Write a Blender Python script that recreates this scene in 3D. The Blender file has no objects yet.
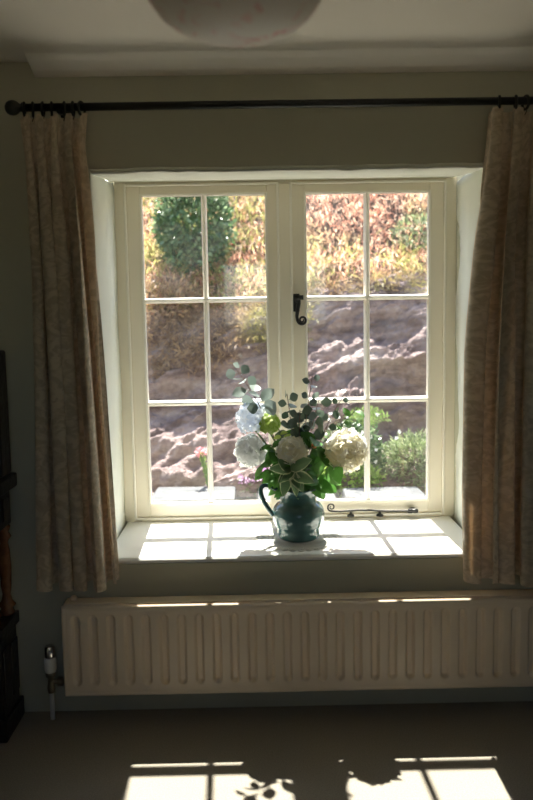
import bpy, math, random
import numpy as np
from mathutils import Vector, Matrix, noise
from mathutils.bvhtree import BVHTree
C = bpy.context.scene
COL = C.collection
PI = math.pi
random.seed(4)
rng = np.random.default_rng(7)

# ------------------------------------------------------------------ materials
def mat(name):
    m = bpy.data.materials.new(name); m.use_nodes = True
    nt = m.node_tree; nt.nodes.clear()
    return m, nt, nt.nodes, nt.links
def ramp(n, stops, interp='LINEAR'):
    r = n.new('ShaderNodeValToRGB'); r.color_ramp.interpolation = interp
    e = r.color_ramp.elements
    while len(e) > 1: e.remove(e[0])
    e[0].position = stops[0][0]; e[0].color = (*stops[0][1], 1)
    for p, c in stops[1:]:
        k = e.new(p); k.color = (*c, 1)
    return r
def noisetex(n, l, scale, detail=4, rough=.5, coord='Object', dist=0, stretch=None):
    tc = n.new('ShaderNodeTexCoord'); t = n.new('ShaderNodeTexNoise')
    t.inputs['Scale'].default_value = scale; t.inputs['Detail'].default_value = detail
    t.inputs['Roughness'].default_value = rough; t.inputs['Distortion'].default_value = dist
    if stretch:
        mp = n.new('ShaderNodeMapping'); mp.inputs['Scale'].default_value = stretch[0]
        mp.inputs['Rotation'].default_value = stretch[1]
        l.new(tc.outputs[coord], mp.inputs['Vector']); l.new(mp.outputs[0], t.inputs['Vector'])
    else: l.new(tc.outputs[coord], t.inputs['Vector'])
    return t
def simple(name, col, rough=.6, metal=0, var=0.06, nscale=8, bump=0, bscale=60, spec=.5, trans=0, coat=0):
    m, nt, n, l = mat(name)
    p = n.new('ShaderNodeBsdfPrincipled'); o = n.new('ShaderNodeOutputMaterial')
    t = noisetex(n, l, nscale)
    r = ramp(n, [(.3, tuple(c*(1-var) for c in col)), (.7, tuple(min(1, c*(1+var)) for c in col))])
    l.new(t.outputs['Fac'], r.inputs[0]); l.new(r.outputs[0], p.inputs['Base Color'])
    p.inputs['Roughness'].default_value = rough; p.inputs['Metallic'].default_value = metal
    p.inputs['Specular IOR Level'].default_value = spec; p.inputs['Coat Weight'].default_value = coat
    if bump:
        b = n.new('ShaderNodeBump'); b.inputs['Strength'].default_value = bump; b.inputs['Distance'].default_value = .01
        t2 = noisetex(n, l, bscale, 3); l.new(t2.outputs['Fac'], b.inputs['Height']); l.new(b.outputs[0], p.inputs['Normal'])
    if trans:
        tr = n.new('ShaderNodeBsdfTranslucent'); l.new(r.outputs[0], tr.inputs[0])
        mx = n.new('ShaderNodeMixShader'); mx.inputs[0].default_value = trans
        l.new(p.outputs[0], mx.inputs[1]); l.new(tr.outputs[0], mx.inputs[2]); l.new(mx.outputs[0], o.inputs[0])
    else: l.new(p.outputs[0], o.inputs[0])
    return m

M = {}
M['wall'] = simple('wall_paint', (.49, .485, .375), .8, var=.03, nscale=3, bump=.25, bscale=7, spec=.2)
M['reveal'] = simple('reveal_paint', (.74, .76, .68), .7, var=.03, nscale=4, bump=.2, bscale=9, spec=.3)
M['ceiling'] = simple('ceiling_paint', (.82, .77, .68), .85, var=.02, nscale=3, bump=.1, bscale=6, spec=.2)
M['sill'] = simple('sill_gloss', (.84, .83, .78), .28, var=.02, nscale=5)
M['cream'] = simple('cream_gloss', (.82, .76, .62), .35, var=.02, nscale=6)
M['bead'] = simple('cream_bead', (.88, .84, .74), .3, var=.02, nscale=6)
M['radiator'] = simple('radiator_enamel', (.82, .69, .52), .33, var=.03, nscale=5)
M['iron'] = simple('wrought_iron', (.035, .035, .033), .4, metal=.6, var=.3, nscale=60, bump=.3, bscale=150)
M['pole'] = simple('black_pole', (.01, .012, .01), .45, var=.2)
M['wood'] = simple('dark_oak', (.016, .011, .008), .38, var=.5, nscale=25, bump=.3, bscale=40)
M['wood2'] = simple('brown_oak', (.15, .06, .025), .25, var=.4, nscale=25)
M['chrome'] = simple('chrome', (.75, .75, .75), .15, metal=1)
M['whiteplastic'] = simple('white_plastic', (.7, .7, .66), .4)
M['nickel'] = simple('dull_brass', (.3, .26, .18), .4, metal=.9)
M['ring'] = simple('ring_black', (.012, .014, .01), .5)
M['lace'] = simple('lace', (.85, .84, .8), .9, trans=.25)
M['stem'] = simple('stem_green', (.12, .2, .06), .6)
M['stem_red'] = simple('stem_brown', (.2, .12, .09), .6)
M['slab'] = simple('slab_stone', (.085, .088, .092), .9, var=.25, nscale=14, bump=.4, bscale=60)
M['bounce_gravel'] = simple('bounce_gravel', (.5, .42, .30), .95, var=.3, nscale=30, bump=.5, bscale=80)  # pale warm colour picked to throw bounce light into the room
M['soil'] = simple('soil', (.09, .065, .045), 1, var=.4, nscale=10, bump=.8, bscale=20)
M['outerwall'] = simple('render_paint', (.6, .58, .5), .9)
M['bark'] = simple('bark', (.1, .07, .05), .9, var=.4, nscale=20)

# carpet
m, nt, n, l = mat('carpet'); M['carpet'] = m
p = n.new('ShaderNodeBsdfPrincipled'); o = n.new('ShaderNodeOutputMaterial')
t = noisetex(n, l, 260, 3); r = ramp(n, [(.3, (.2, .178, .142)), (.7, (.31, .28, .23))])
l.new(t.outputs['Fac'], r.inputs[0]); l.new(r.outputs[0], p.inputs['Base Color']); p.inputs['Roughness'].default_value = 1
p.inputs['Specular IOR Level'].default_value = .05
p.inputs['Sheen Weight'].default_value = .2
b = n.new('ShaderNodeBump'); b.inputs['Strength'].default_value = .4; b.inputs['Distance'].default_value = .004
l.new(t.outputs['Fac'], b.inputs['Height']); l.new(b.outputs[0], p.inputs['Normal']); l.new(p.outputs[0], o.inputs[0])

# window glass: clear, fresnel reflections, a trace of dust
m, nt, n, l = mat('pane_glass'); M['glass'] = m
o = n.new('ShaderNodeOutputMaterial'); tr = n.new('ShaderNodeBsdfTransparent'); gl = n.new('ShaderNodeBsdfGlossy')
gl.inputs['Roughness'].default_value = .02
fr = n.new('ShaderNodeFresnel'); gg = n.new('ShaderNodeNewGeometry')     # same reflectance entering and leaving the thin pane
io = n.new('ShaderNodeMapRange'); io.inputs['To Min'].default_value = 1.45; io.inputs['To Max'].default_value = 1/1.45
l.new(gg.outputs['Backfacing'], io.inputs[0]); l.new(io.outputs[0], fr.inputs[0])
mx = n.new('ShaderNodeMixShader'); l.new(fr.outputs[0], mx.inputs[0]); l.new(tr.outputs[0], mx.inputs[1]); l.new(gl.outputs[0], mx.inputs[2])
tr.inputs[0].default_value = (.97, .98, .97, 1)
df = n.new('ShaderNodeBsdfTranslucent'); df.inputs[0].default_value = (.8, .8, .8, 1)
mx2 = n.new('ShaderNodeMixShader'); t = noisetex(n, l, 6, 5, .6)
mr = n.new('ShaderNodeMapRange'); mr.inputs['From Min'].default_value = .45; mr.inputs['From Max'].default_value = .8
mr.inputs['To Min'].default_value = .002; mr.inputs['To Max'].default_value = .012
l.new(t.outputs['Fac'], mr.inputs[0]); l.new(mr.outputs[0], mx2.inputs[0])
l.new(mx.outputs[0], mx2.inputs[1]); l.new(df.outputs[0], mx2.inputs[2]); l.new(mx2.outputs[0], o.inputs[0])

# damask curtain cloth
def curtain_mat(name, base, motif, trans, tcol):
    m, nt, n, l = mat(name)
    o = n.new('ShaderNodeOutputMaterial'); p = n.new('ShaderNodeBsdfPrincipled')
    uv = n.new('ShaderNodeUVMap'); mp = n.new('ShaderNodeMapping'); mp.inputs['Scale'].default_value = (1, 1, 1)
    l.new(uv.outputs[0], mp.inputs['Vector'])
    v = n.new('ShaderNodeTexVoronoi'); v.inputs['Scale'].default_value = 6.5; v.feature = 'F1'
    nz = n.new('ShaderNodeTexNoise'); nz.inputs['Scale'].default_value = 7; nz.inputs['Detail'].default_value = 2
    l.new(mp.outputs[0], nz.inputs['Vector'])
    va = n.new('ShaderNodeVectorMath'); va.operation = 'MULTIPLY_ADD'; va.inputs[1].default_value = (.16, .16, .16)
    l.new(nz.outputs['Color'], va.inputs[0]); l.new(mp.outputs[0], va.inputs[2]); l.new(va.outputs[0], v.inputs['Vector'])
    mu = n.new('ShaderNodeMath'); mu.operation = 'MULTIPLY'; mu.inputs[1].default_value = 30
    l.new(v.outputs['Distance'], mu.inputs[0])
    si = n.new('ShaderNodeMath'); si.operation = 'SINE'; l.new(mu.outputs[0], si.inputs[0])
    w2 = n.new('ShaderNodeTexNoise'); w2.inputs['Scale'].default_value = 30; w2.inputs['Distortion'].default_value = 2.0
    l.new(mp.outputs[0], w2.inputs['Vector'])
    ad = n.new('ShaderNodeMath'); ad.operation = 'MULTIPLY_ADD'; ad.inputs[1].default_value = .10
    l.new(si.outputs[0], ad.inputs[0]); l.new(w2.outputs['Fac'], ad.inputs[2])
    r = ramp(n, [(.38, base), (.62, motif)]); l.new(ad.outputs[0], r.inputs[0])
    l.new(r.outputs[0], p.inputs['Base Color'])
    rr = n.new('ShaderNodeMapRange'); rr.inputs['From Min'].default_value = .4; rr.inputs['From Max'].default_value = .6
    rr.inputs['To Min'].default_value = .75; rr.inputs['To Max'].default_value = .42
    l.new(ad.outputs[0], rr.inputs[0]); l.new(rr.outputs[0], p.inputs['Roughness'])
    p.inputs['Sheen Weight'].default_value = .25
    b = n.new('ShaderNodeBump'); b.inputs['Strength'].default_value = .35; b.inputs['Distance'].default_value = .002
    l.new(ad.outputs[0], b.inputs['Height']); l.new(b.outputs[0], p.inputs['Normal'])
    tr = n.new('ShaderNodeBsdfTranslucent'); tr.inputs[0].default_value = (*tcol, 1)
    mx = n.new('ShaderNodeMixShader'); mx.inputs[0].default_value = trans
    l.new(p.outputs[0], mx.inputs[1]); l.new(tr.outputs[0], mx.inputs[2]); l.new(mx.outputs[0], o.inputs[0])
    return m
M['curtain'] = curtain_mat('damask', (.44, .375, .265), (.64, .56, .42), .25, (.74, .58, .4))
M['lining'] = simple('lining', (.75, .58, .4), .8, var=.05, trans=.5)

# jug glaze
M['glaze'] = simple('teal_glaze', (.045, .105, .1), .14, var=.25, nscale=14, coat=.6)
# lamp bowl
m, nt, n, l = mat('mottled_glass'); M['bowl'] = m
o = n.new('ShaderNodeOutputMaterial'); p = n.new('ShaderNodeBsdfPrincipled')
t = noisetex(n, l, 22, 6, .65, dist=.6); r = ramp(n, [(.52, (.96, .89, .79)), (.59, (.92, .68, .6)), (.63, (.68, .2, .25))])
l.new(t.outputs['Fac'], r.inputs[0]); l.new(r.outputs[0], p.inputs['Base Color']); p.inputs['Roughness'].default_value = .5
tr = n.new('ShaderNodeBsdfTranslucent'); l.new(r.outputs[0], tr.inputs[0])
mx = n.new('ShaderNodeMixShader'); mx.inputs[0].default_value = .08
l.new(p.outputs[0], mx.inputs[1]); l.new(tr.outputs[0], mx.inputs[2]); l.new(mx.outputs[0], o.inputs[0])

# rock
m, nt, n, l = mat('rock'); M['rock'] = m
o = n.new('ShaderNodeOutputMaterial'); p = n.new('ShaderNodeBsdfPrincipled'); p.inputs['Roughness'].default_value = .9
p.inputs['Specular IOR Level'].default_value = .2
t = noisetex(n, l, 1.6, 7, .62, dist=.5, stretch=((1, 1, 2.6), (0, .35, 0)))
r = ramp(n, [(.30, (.07, .05, .045)), (.42, (.17, .12, .115)), (.5, (.30, .225, .21)), (.62, (.42, .34, .31)), (.8, (.33, .22, .19))])
l.new(t.outputs['Fac'], r.inputs[0])
t2 = noisetex(n, l, 30, 5, .6)
mm = n.new('ShaderNodeMix'); mm.data_type = 'RGBA'; mm.blend_type = 'MULTIPLY'; mm.inputs[0].default_value = .5
r2 = ramp(n, [(.3, (.45, .42, .42)), (.6, (1, 1, 1))]); l.new(t2.outputs['Fac'], r2.inputs[0])
l.new(r.outputs[0], mm.inputs[6]); l.new(r2.outputs[0], mm.inputs[7])
l.new(mm.outputs[2], p.inputs['Base Color'])
b = n.new('ShaderNodeBump'); b.inputs['Strength'].default_value = .8; b.inputs['Distance'].default_value = .05
t3 = noisetex(n, l, 11, 8, .65, dist=.3, stretch=((1, 1, 3), (0, .35, 0))); l.new(t3.outputs['Fac'], b.inputs['Height'])
l.new(b.outputs[0], p.inputs['Normal']); l.new(p.outputs[0], o.inputs[0])

# foliage: colour varies leaf by leaf, optional patches over the ground
def leafmat(name, stops, trans=.4, patch=None, rough=.55, pscale=1.2, edge=None):
    m, nt, n, l = mat(name)
    o = n.new('ShaderNodeOutputMaterial'); p = n.new('ShaderNodeBsdfPrincipled'); p.inputs['Roughness'].default_value = rough
    g = n.new('ShaderNodeNewGeometry'); r = ramp(n, stops); l.new(g.outputs['Random Per Island'], r.inputs[0])
    out = r.outputs[0]
    if patch:
        t = noisetex(n, l, pscale, 3, .5); rp = ramp(n, [(.50, (0, 0, 0)), (.62, (1, 1, 1))]); l.new(t.outputs['Fac'], rp.inputs[0])
        r3 = ramp(n, patch); l.new(g.outputs['Random Per Island'], r3.inputs[0])
        mm = n.new('ShaderNodeMix'); mm.data_type = 'RGBA'; l.new(rp.outputs[0], mm.inputs[0])
        l.new(out, mm.inputs[6]); l.new(r3.outputs[0], mm.inputs[7]); out = mm.outputs[2]
    if edge:
        uv = n.new('ShaderNodeUVMap'); sx = n.new('ShaderNodeSeparateXYZ'); l.new(uv.outputs[0], sx.inputs[0])
        a = n.new('ShaderNodeMath'); a.operation = 'SUBTRACT'; a.inputs[1].default_value = .5; l.new(sx.outputs[0], a.inputs[0])
        bb = n.new('ShaderNodeMath'); bb.operation = 'ABSOLUTE'; l.new(a.outputs[0], bb.inputs[0])
        t = noisetex(n, l, 60, 2); ad = n.new('ShaderNodeMath'); ad.operation = 'MULTIPLY_ADD'; ad.inputs[1].default_value = .25
        l.new(t.outputs['Fac'], ad.inputs[0]); l.new(bb.outputs[0], ad.inputs[2])
        re = ramp(n, [(.50, (0, 0, 0)), (.56, (1, 1, 1))]); l.new(ad.outputs[0], re.inputs[0])
        mm = n.new('ShaderNodeMix'); mm.data_type = 'RGBA'; l.new(re.outputs[0], mm.inputs[0])
        l.new(out, mm.inputs[6]); mm.inputs[7].default_value = (*edge, 1); out = mm.outputs[2]
    l.new(out, p.inputs['Base Color'])
    tr = n.new('ShaderNodeBsdfTranslucent'); l.new(out, tr.inputs[0])
    mx = n.new('ShaderNodeMixShader'); mx.inputs[0].default_value = trans
    l.new(p.outputs[0], mx.inputs[1]); l.new(tr.outputs[0], mx.inputs[2]); l.new(mx.outputs[0], o.inputs[0])
    return m
M['grass_dry'] = leafmat('dry_grass', [(0, (.80, .34, .22)), (.35, (.90, .52, .38)), (.7, (.92, .72, .56)), (1, (.5, .26, .17))], .6,
                         [(0, (.78, .66, .36)), (.5, (.6, .55, .26)), (1, (.38, .36, .16))], pscale=1.5)
M['grass_brown'] = leafmat('brown_grass', [(0, (.22, .13, .08)), (.5, (.4, .26, .15)), (1, (.55, .38, .2))], .4,
                           [(0, (.34, .3, .09)), (.5, (.4, .34, .12)), (1, (.2, .2, .07))], pscale=1.6)
M['grass_green'] = leafmat('green_grass', [(0, (.40, .42, .12)), (.5, (.66, .60, .24)), (1, (.26, .30, .10))], .5)
M['bush_dark'] = leafmat('bush_leaf', [(0, (.05, .10, .04)), (.6, (.12, .21, .08)), (1, (.36, .46, .26))], .4, rough=.3)
M['bush_lime'] = leafmat('lime_leaf', [(0, (.2, .34, .05)), (.6, (.36, .5, .12)), (1, (.55, .65, .25))], .5)
M['fern'] = leafmat('fern_leaf', [(0, (.16, .27, .06)), (1, (.4, .5, .2))], .45)
M['juniper'] = leafmat('juniper_leaf', [(0, (.12, .17, .07)), (.6, (.23, .29, .14)), (1, (.42, .47, .27))], .4)
M['lav'] = leafmat('pink_petal', [(0, (.55, .28, .5)), (1, (.8, .6, .8))], .5)
M['whitepet'] = leafmat('small_white_petal', [(0, (.8, .8, .75)), (1, (.9, .9, .9))], .4)
M['pinkpet'] = leafmat('bud_petal', [(0, (.75, .3, .35)), (1, (.85, .5, .5))], .5)
M['leaf_mid'] = leafmat('bouquet_leaf', [(0, (.06, .17, .03)), (.5, (.1, .26, .05)), (1, (.16, .34, .09))], .45, rough=.4)
M['leaf_var'] = leafmat('variegated_leaf', [(0, (.1, .2, .08)), (.5, (.16, .27, .13)), (1, (.22, .33, .17))], .35, rough=.45, edge=(.62, .66, .42))
M['leaf_euc'] = leafmat('eucalyptus_leaf', [(0, (.14, .19, .16)), (.5, (.22, .28, .25)), (1, (.34, .4, .38))], .22, rough=.4)
M['leaf_euc_dk'] = leafmat('eucalyptus_dark_leaf', [(0, (.05, .09, .055)), (.5, (.10, .15, .10)), (1, (.18, .24, .18))], .2, rough=.4)
M['leaf_lime'] = leafmat('lime_bract', [(0, (.4, .55, .1)), (.5, (.55, .68, .2)), (1, (.7, .78, .4))], .5)
M['petal'] = leafmat('cream_petal', [(0, (.94, .9, .74)), (.5, (.96, .94, .86)), (1, (.97, .97, .95))], .75, rough=.6)
M['petal_w'] = leafmat('white_petal', [(0, (.86, .87, .86)), (1, (.97, .97, .97))], .8, rough=.6)
M['petal_b'] = leafmat('bluish_petal', [(0, (.72, .77, .86)), (1, (.95, .96, .99))], .8, rough=.6)
M['orange'] = leafmat('orange_petal', [(0, (.8, .25, .08)), (1, (.9, .45, .2))], .4)

# ------------------------------------------------------------------ mesh helpers
class MB:
    def __init__(s): s.v = []; s.f = []; s.uv = {}
    def box(s, x0, x1, y0, y1, z0, z1):
        b = len(s.v)
        s.v += [(x0,y0,z0),(x1,y0,z0),(x1,y1,z0),(x0,y1,z0),(x0,y0,z1),(x1,y0,z1),(x1,y1,z1),(x0,y1,z1)]
        s.f += [tuple(b+i for i in q) for q in ((0,3,2,1),(4,5,6,7),(0,1,5,4),(1,2,6,5),(2,3,7,6),(3,0,4,7))]
        return s
    def prism(s, prof, x0, x1):     # profile in (y,z), swept along x
        b = len(s.v); k = len(prof)
        s.v += [(x0, y, z) for y, z in prof] + [(x1, y, z) for y, z in prof]
        s.f += [tuple(b+i for i in range(k)), tuple(b+k+i for i in reversed(range(k)))]
        s.f += [(b+i, b+k+i, b+k+(i+1) % k, b+(i+1) % k) for i in range(k)]
        return s
    def lathe(s, prof, c=(0,0,0), seg=32, axis='z'):   # prof (r,h)
        b = len(s.v); k = len(prof)
        for i in range(seg):
            a = 2*PI*i/seg
            for r, h in prof:
                if axis == 'z': s.v.append((c[0]+r*math.cos(a), c[1]+r*math.sin(a), c[2]+h))
                elif axis == 'x': s.v.append((c[0]+h, c[1]+r*math.cos(a), c[2]+r*math.sin(a)))
                else: s.v.append((c[0]+r*math.cos(a), c[1]+h, c[2]+r*math.sin(a)))
        for i in range(seg):
            j = (i+1) % seg
            for q in range(k-1): s.f.append((b+i*k+q, b+j*k+q, b+j*k+q+1, b+i*k+q+1))
        if prof[0][0] > 1e-6: s.f.append(tuple(b+i*k for i in reversed(range(seg))))
        if prof[-1][0] > 1e-6: s.f.append(tuple(b+i*k+k-1 for i in range(seg)))
        return s
    def tube(s, pts, rad, seg=8, closed=False):
        pts = [Vector(p) for p in pts]; n = len(pts)
        if not hasattr(rad, '__len__'): rad = [rad]*n
        b = len(s.v); up = None
        for i, p in enumerate(pts):
            if closed: d = pts[(i+1) % n]-pts[i-1]
            else: d = pts[min(i+1, n-1)]-pts[max(i-1, 0)]
            d.normalize()
            if up is None:
                up = Vector((0,0,1)) if abs(d.z) < .9 else Vector((1,0,0))
            up = (up - d*up.dot(d)).normalized(); q = d.cross(up)
            for j in range(seg):
                a = 2*PI*j/seg
                s.v.append(tuple(p + (up*math.cos(a)+q*math.sin(a))*rad[i]))
        for i in range(n if closed else n-1):
            for j in range(seg):
                i2 = (i+1) % n; j2 = (j+1) % seg
                s.f.append((b+i*seg+j, b+i*seg+j2, b+i2*seg+j2, b+i2*seg+j))
        if not closed:
            s.f.append(tuple(b+j for j in range(seg))); s.f.append(tuple(b+(n-1)*seg+j for j in reversed(range(seg))))
        return s
    def grid(s, P, nu, nv, uvs=None):   # P list row-major (nu rows of nv)
        b = len(s.v); s.v += [tuple(p) for p in P]
        if uvs:
            for i, u in enumerate(uvs): s.uv[b+i] = u
        for i in range(nu-1):
            for j in range(nv-1):
                s.f.append((b+i*nv+j, b+i*nv+j+1, b+(i+1)*nv+j+1, b+(i+1)*nv+j))
        return s
    def leaf(s, base, d, nrm, L, W, curl=.2, fold=.15, shape=1.0, nu=7, nv=5, ruffle=0):
        d = Vector(d).normalized(); nrm = Vector(nrm); nrm = (nrm-d*nrm.dot(d)).normalized(); sd = d.cross(nrm)
        P = []; U = []; ph = random.random()*6
        for i in range(nu):
            t = i/(nu-1); w = W*.5*(math.sin(PI*min(1, max(.02, t**shape)))**.75 if i < nu-1 else .03)
            for j in range(nv):
                q = j/(nv-1)*2-1
                z = -curl*L*t*t + fold*abs(q)*w + ruffle*W*math.sin(9*t+ph+q*2)*abs(q)
                P.append(Vector(base)+d*(L*t)+sd*(w*q)+nrm*z); U.append((j/(nv-1), t))
        return s.grid(P, nu, nv, U)
    def build(s, name, m, parent=None, smooth=True, bevel=0, solid=0, origin=None):
        me = bpy.data.meshes.new(name)
        v = s.v
        if origin: v = [(a-origin[0], b-origin[1], c-origin[2]) for a, b, c in v]
        me.from_pydata(v, [], s.f)
        if s.uv:
            lay = me.uv_layers.new(name='UVMap')
            idx = np.empty(len(me.loops), dtype=np.int32); me.loops.foreach_get('vertex_index', idx)
            arr = np.zeros((len(v), 2), dtype=np.float32)
            for k, u in s.uv.items(): arr[k] = u
            lay.data.foreach_set('uv', arr[idx].ravel())
        me.materials.append(M[m] if isinstance(m, str) else m)
        if smooth: me.polygons.foreach_set('use_smooth', [True]*len(me.polygons))
        ob = bpy.data.objects.new(name, me); COL.objects.link(ob)
        if origin: ob.location = origin
        if parent:
            ob.parent = parent
            if origin is None and parent.get('_o'):
                pass
        if bevel:
            b = ob.modifiers.new('bevel', 'BEVEL'); b.width = bevel; b.segments = 2; b.limit_method = 'ANGLE'; b.angle_limit = math.radians(50)
            b.harden_normals = True
        if solid:
            sm = ob.modifiers.new('solid', 'SOLIDIFY'); sm.thickness = solid; sm.offset = 0
        return ob
def tag(o, label=None, cat=None, group=None, kind=None):
    if label: o['label'] = label
    if cat: o['category'] = cat
    if group: o['group'] = group
    if kind: o['kind'] = kind
    return o
def empty(name, loc=(0,0,0)):
    o = bpy.data.objects.new(name, None); o.empty_display_size = .1; COL.objects.link(o); o.location = loc; return o
def fix(parent):     # children were built in world space: keep them there under a moved Empty
    def rec(o):
        for c in o.children: rec(c)
    for c in parent.children:
        c.matrix_parent_inverse = Matrix.Translation(-parent.location)
def struct(mb, name, m, **k): return tag(mb.build(name, m, **k), kind='structure')

# ------------------------------------------------------------------ room shell
XL, XR, YB = -1.75, 2.05, -4.7
OX0, OX1 = -.548, .79           # window opening at the room face
FX0, FX1 = -.560, .812          # at the frame
ZS, ZO, ZF = .559, 1.887, 1.938
YF, YO = .50, .64
ZC = 2.243
# window wall: four blocks round the opening; the lower edge of the lintel is uneven old plaster
w = MB()
w.box(XL-.3, FX0, 0, YO, -.1, 2.9) if False else None
def quadblock(mb, P):  # 8 points like box order
    b = len(mb.v); mb.v += P
    mb.f += [tuple(b+i for i in q) for q in ((0,3,2,1),(4,5,6,7),(0,1,5,4),(1,2,6,5),(2,3,7,6),(3,0,4,7))]
quadblock(w, [(XL-.3,0,-.1),(OX0,0,-.1),(FX0,YO,-.1),(XL-.3,YO,-.1),(XL-.3,0,2.6),(OX0,0,2.6),(FX0,YO,2.6),(XL-.3,YO,2.6)])
quadblock(w, [(OX1,0,-.1),(XR+.3,0,-.1),(XR+.3,YO,-.1),(FX1,YO,-.1),(OX1,0,2.6),(XR+.3,0,2.6),(XR+.3,YO,2.6),(FX1,YO,2.6)])
w.box(OX0-.001, OX1+.001, 0.0, YO, -.1, ZS-.022)
struct(w, 'wall_back', 'wall', smooth=False)
# lintel with wavy lower arris
lt = MB(); NX = 60; P = []
for i in range(NX+1):
    x = OX0-.003+(OX1-OX0+.006)*i/NX
    z = ZO + .005*noise.noise(Vector((x*5, 3, 0))) + .003*noise.noise(Vector((x*17, 7, 0)))
    P.append([(x, 0, 2.6), (x, -.0005, z+.012), (x, .004, z+.003), (x, .014, z), (x, .30, ZO+.03), (x, YO, ZF+.01), (x, YO, 2.6)])
for i in range(NX+1): lt.v += P[i]
for i in range(NX):
    for j in range(6): lt.f.append((i*7+j, (i+1)*7+j, (i+1)*7+j+1, i*7+j+1))
struct(lt, 'wall_lintel', 'wall', smooth=False)
sf = MB(); b0 = []   # painted soffit and reveals, a thin plaster skin
for i in range(NX+1): sf.v += [(P[i][2][0], .004, P[i][2][2]-.001), (P[i][3][0], .016, P[i][3][2]-.004), (P[i][0][0], .30, ZO+.026), (P[i][0][0], YF+.01, ZF), (P[i][0][0], YF+.01, ZF+.004), (P[i][0][0], .30, ZO+.03), (P[i][0][0], .014, P[i][3][2]+.001)]
for i in range(NX):
    for j in range(7): sf.f.append((i*7+j, (i+1)*7+j, (i+1)*7+(j+1) % 7, i*7+(j+1) % 7))
struct(sf, 'trim_1', 'reveal')
def reveal(xa, xb, sgn, name):
    r_ = MB(); rows = 30; Pp = []
    for i in range(rows+1):
        z = ZS + (ZO+.03-ZS)*i/rows
        for (y, x) in ((.0, xa), (.004, xa+sgn*.004), (.02, xa+sgn*.007), (.25, (xa+xb)/2+sgn*.006), (YF+.01, xb+sgn*.003)):
            e = .003*noise.noise(Vector((y*6, z*4, sgn)))
            Pp.append((x+(e if y > 0.001 else 0)*sgn, y, z))
    r_.grid(Pp, rows+1, 5)
    return struct(r_, name, 'reveal', solid=.001)
reveal(OX0, FX0, 1, 'trim_2'); reveal(OX1, FX1, -1, 'trim_3')
struct(MB().box(XL-.3, XR+.3, YB-.3, YO, -.12, 0), 'floor', 'carpet', smooth=False)
struct(MB().box(XL-.3, XR+.3, YB-.3, 0.0, ZC, 2.6), 'ceiling', 'ceiling', smooth=False)
struct(MB().box(XL-.3, XL, YB-.3, 0, 0, ZC), 'wall_left', 'wall', smooth=False)
struct(MB().box(XR, XR+.3, YB-.3, 0, 0, ZC), 'wall_right', 'wall', smooth=False)
# rear wall; window opening behind the viewer is added to let in fill light
rw = MB(); rx0, rx1, rz0, rz1 = -.4, .8, 1.25, 2.0
rw.box(XL, rx0, YB-.3, YB, 0, ZC).box(rx1, XR, YB-.3, YB, 0, ZC).box(rx0, rx1, YB-.3, YB, 0, rz0).box(rx0, rx1, YB-.3, YB, rz1, ZC)
struct(rw, 'wall_rear', 'wall', smooth=False)
rf = MB()
for x in (rx0, (rx0+rx1)/2-.025, rx1-.05): rf.box(x, x+.05, YB-.2, YB-.14, rz0, rz1)
rf.box(rx0, rx1, YB-.2, YB-.14, rz0, rz0+.05).box(rx0, rx1, YB-.2, YB-.14, rz1-.05, rz1)
struct(rf, 'window_fill', 'cream', smooth=False)  # frame of the added fill opening, never in view
# sloping coving over the window wall, ending short of the left corner
cv = MB(); pr = [(0.0, 2.194), (-.03, 2.206), (-.08, 2.222), (-.115, 2.235), (-.15, 2.242), (-.16, 2.243), (0.0, 2.244)]
cv.prism(pr, -.715, XR)
struct(cv, 'trim_4', 'ceiling', smooth=False)
# sill board
sb = MB()
NXs = 40; Ps = []
sill_prof = [(YF+.012, ZS), (.020, ZS), (.009, ZS-.002), (.002, ZS-.009), (.002, ZS-.018), (.006, ZS-.022), (YF+.012, ZS-.022)]
sb.prism([(y, z) for y, z in reversed(sill_prof)], OX0-.0, OX1+.0)
struct(sb, 'trim_5', 'sill', smooth=False, bevel=.002)

# ------------------------------------------------------------------ window
win = tag(empty('window_1', (.125, YF, ZS)), kind='structure')
GL = [(-.454, .048), (.201, .703)]; ZB, PH = .6288, .4193; ZT = ZB+3*PH
fr_ = MB()
fr_.box(FX0-.02, -.513, YF-.004, YF+.065, ZS-.01, ZF+.03).box(.762, FX1+.02, YF-.004, YF+.065, ZS-.01, ZF+.03)
fr_.box(-.513, .762, YF-.004, YF+.065, 1.922, ZF+.03).box(-.513, .762, YF-.004, YF+.065, ZS, .572)
fr_.box(.092, .146, YF-.004, YF+.065, .572, 1.922)
fr_.build('window_frame', 'cream', win, smooth=False, bevel=.003)
bd = MB()
def ringbox(mb, x0, x1, z0, z1, t, y0, y1):
    mb.box(x0, x0+t, y0, y1, z0, z1).box(x1-t, x1, y0, y1, z0, z1).box(x0+t, x1-t, y0, y1, z0, z0+t).box(x0+t, x1-t, y0, y1, z1-t, z1)
ringbox(bd, -.519, .098, .566, 1.928, .010, YF-.010, YF+.0)
ringbox(bd, .140, .768, .566, 1.928, .010, YF-.010, YF+.0)
bd.build('frame_bead', 'bead', win, smooth=False, bevel=.003)
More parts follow.
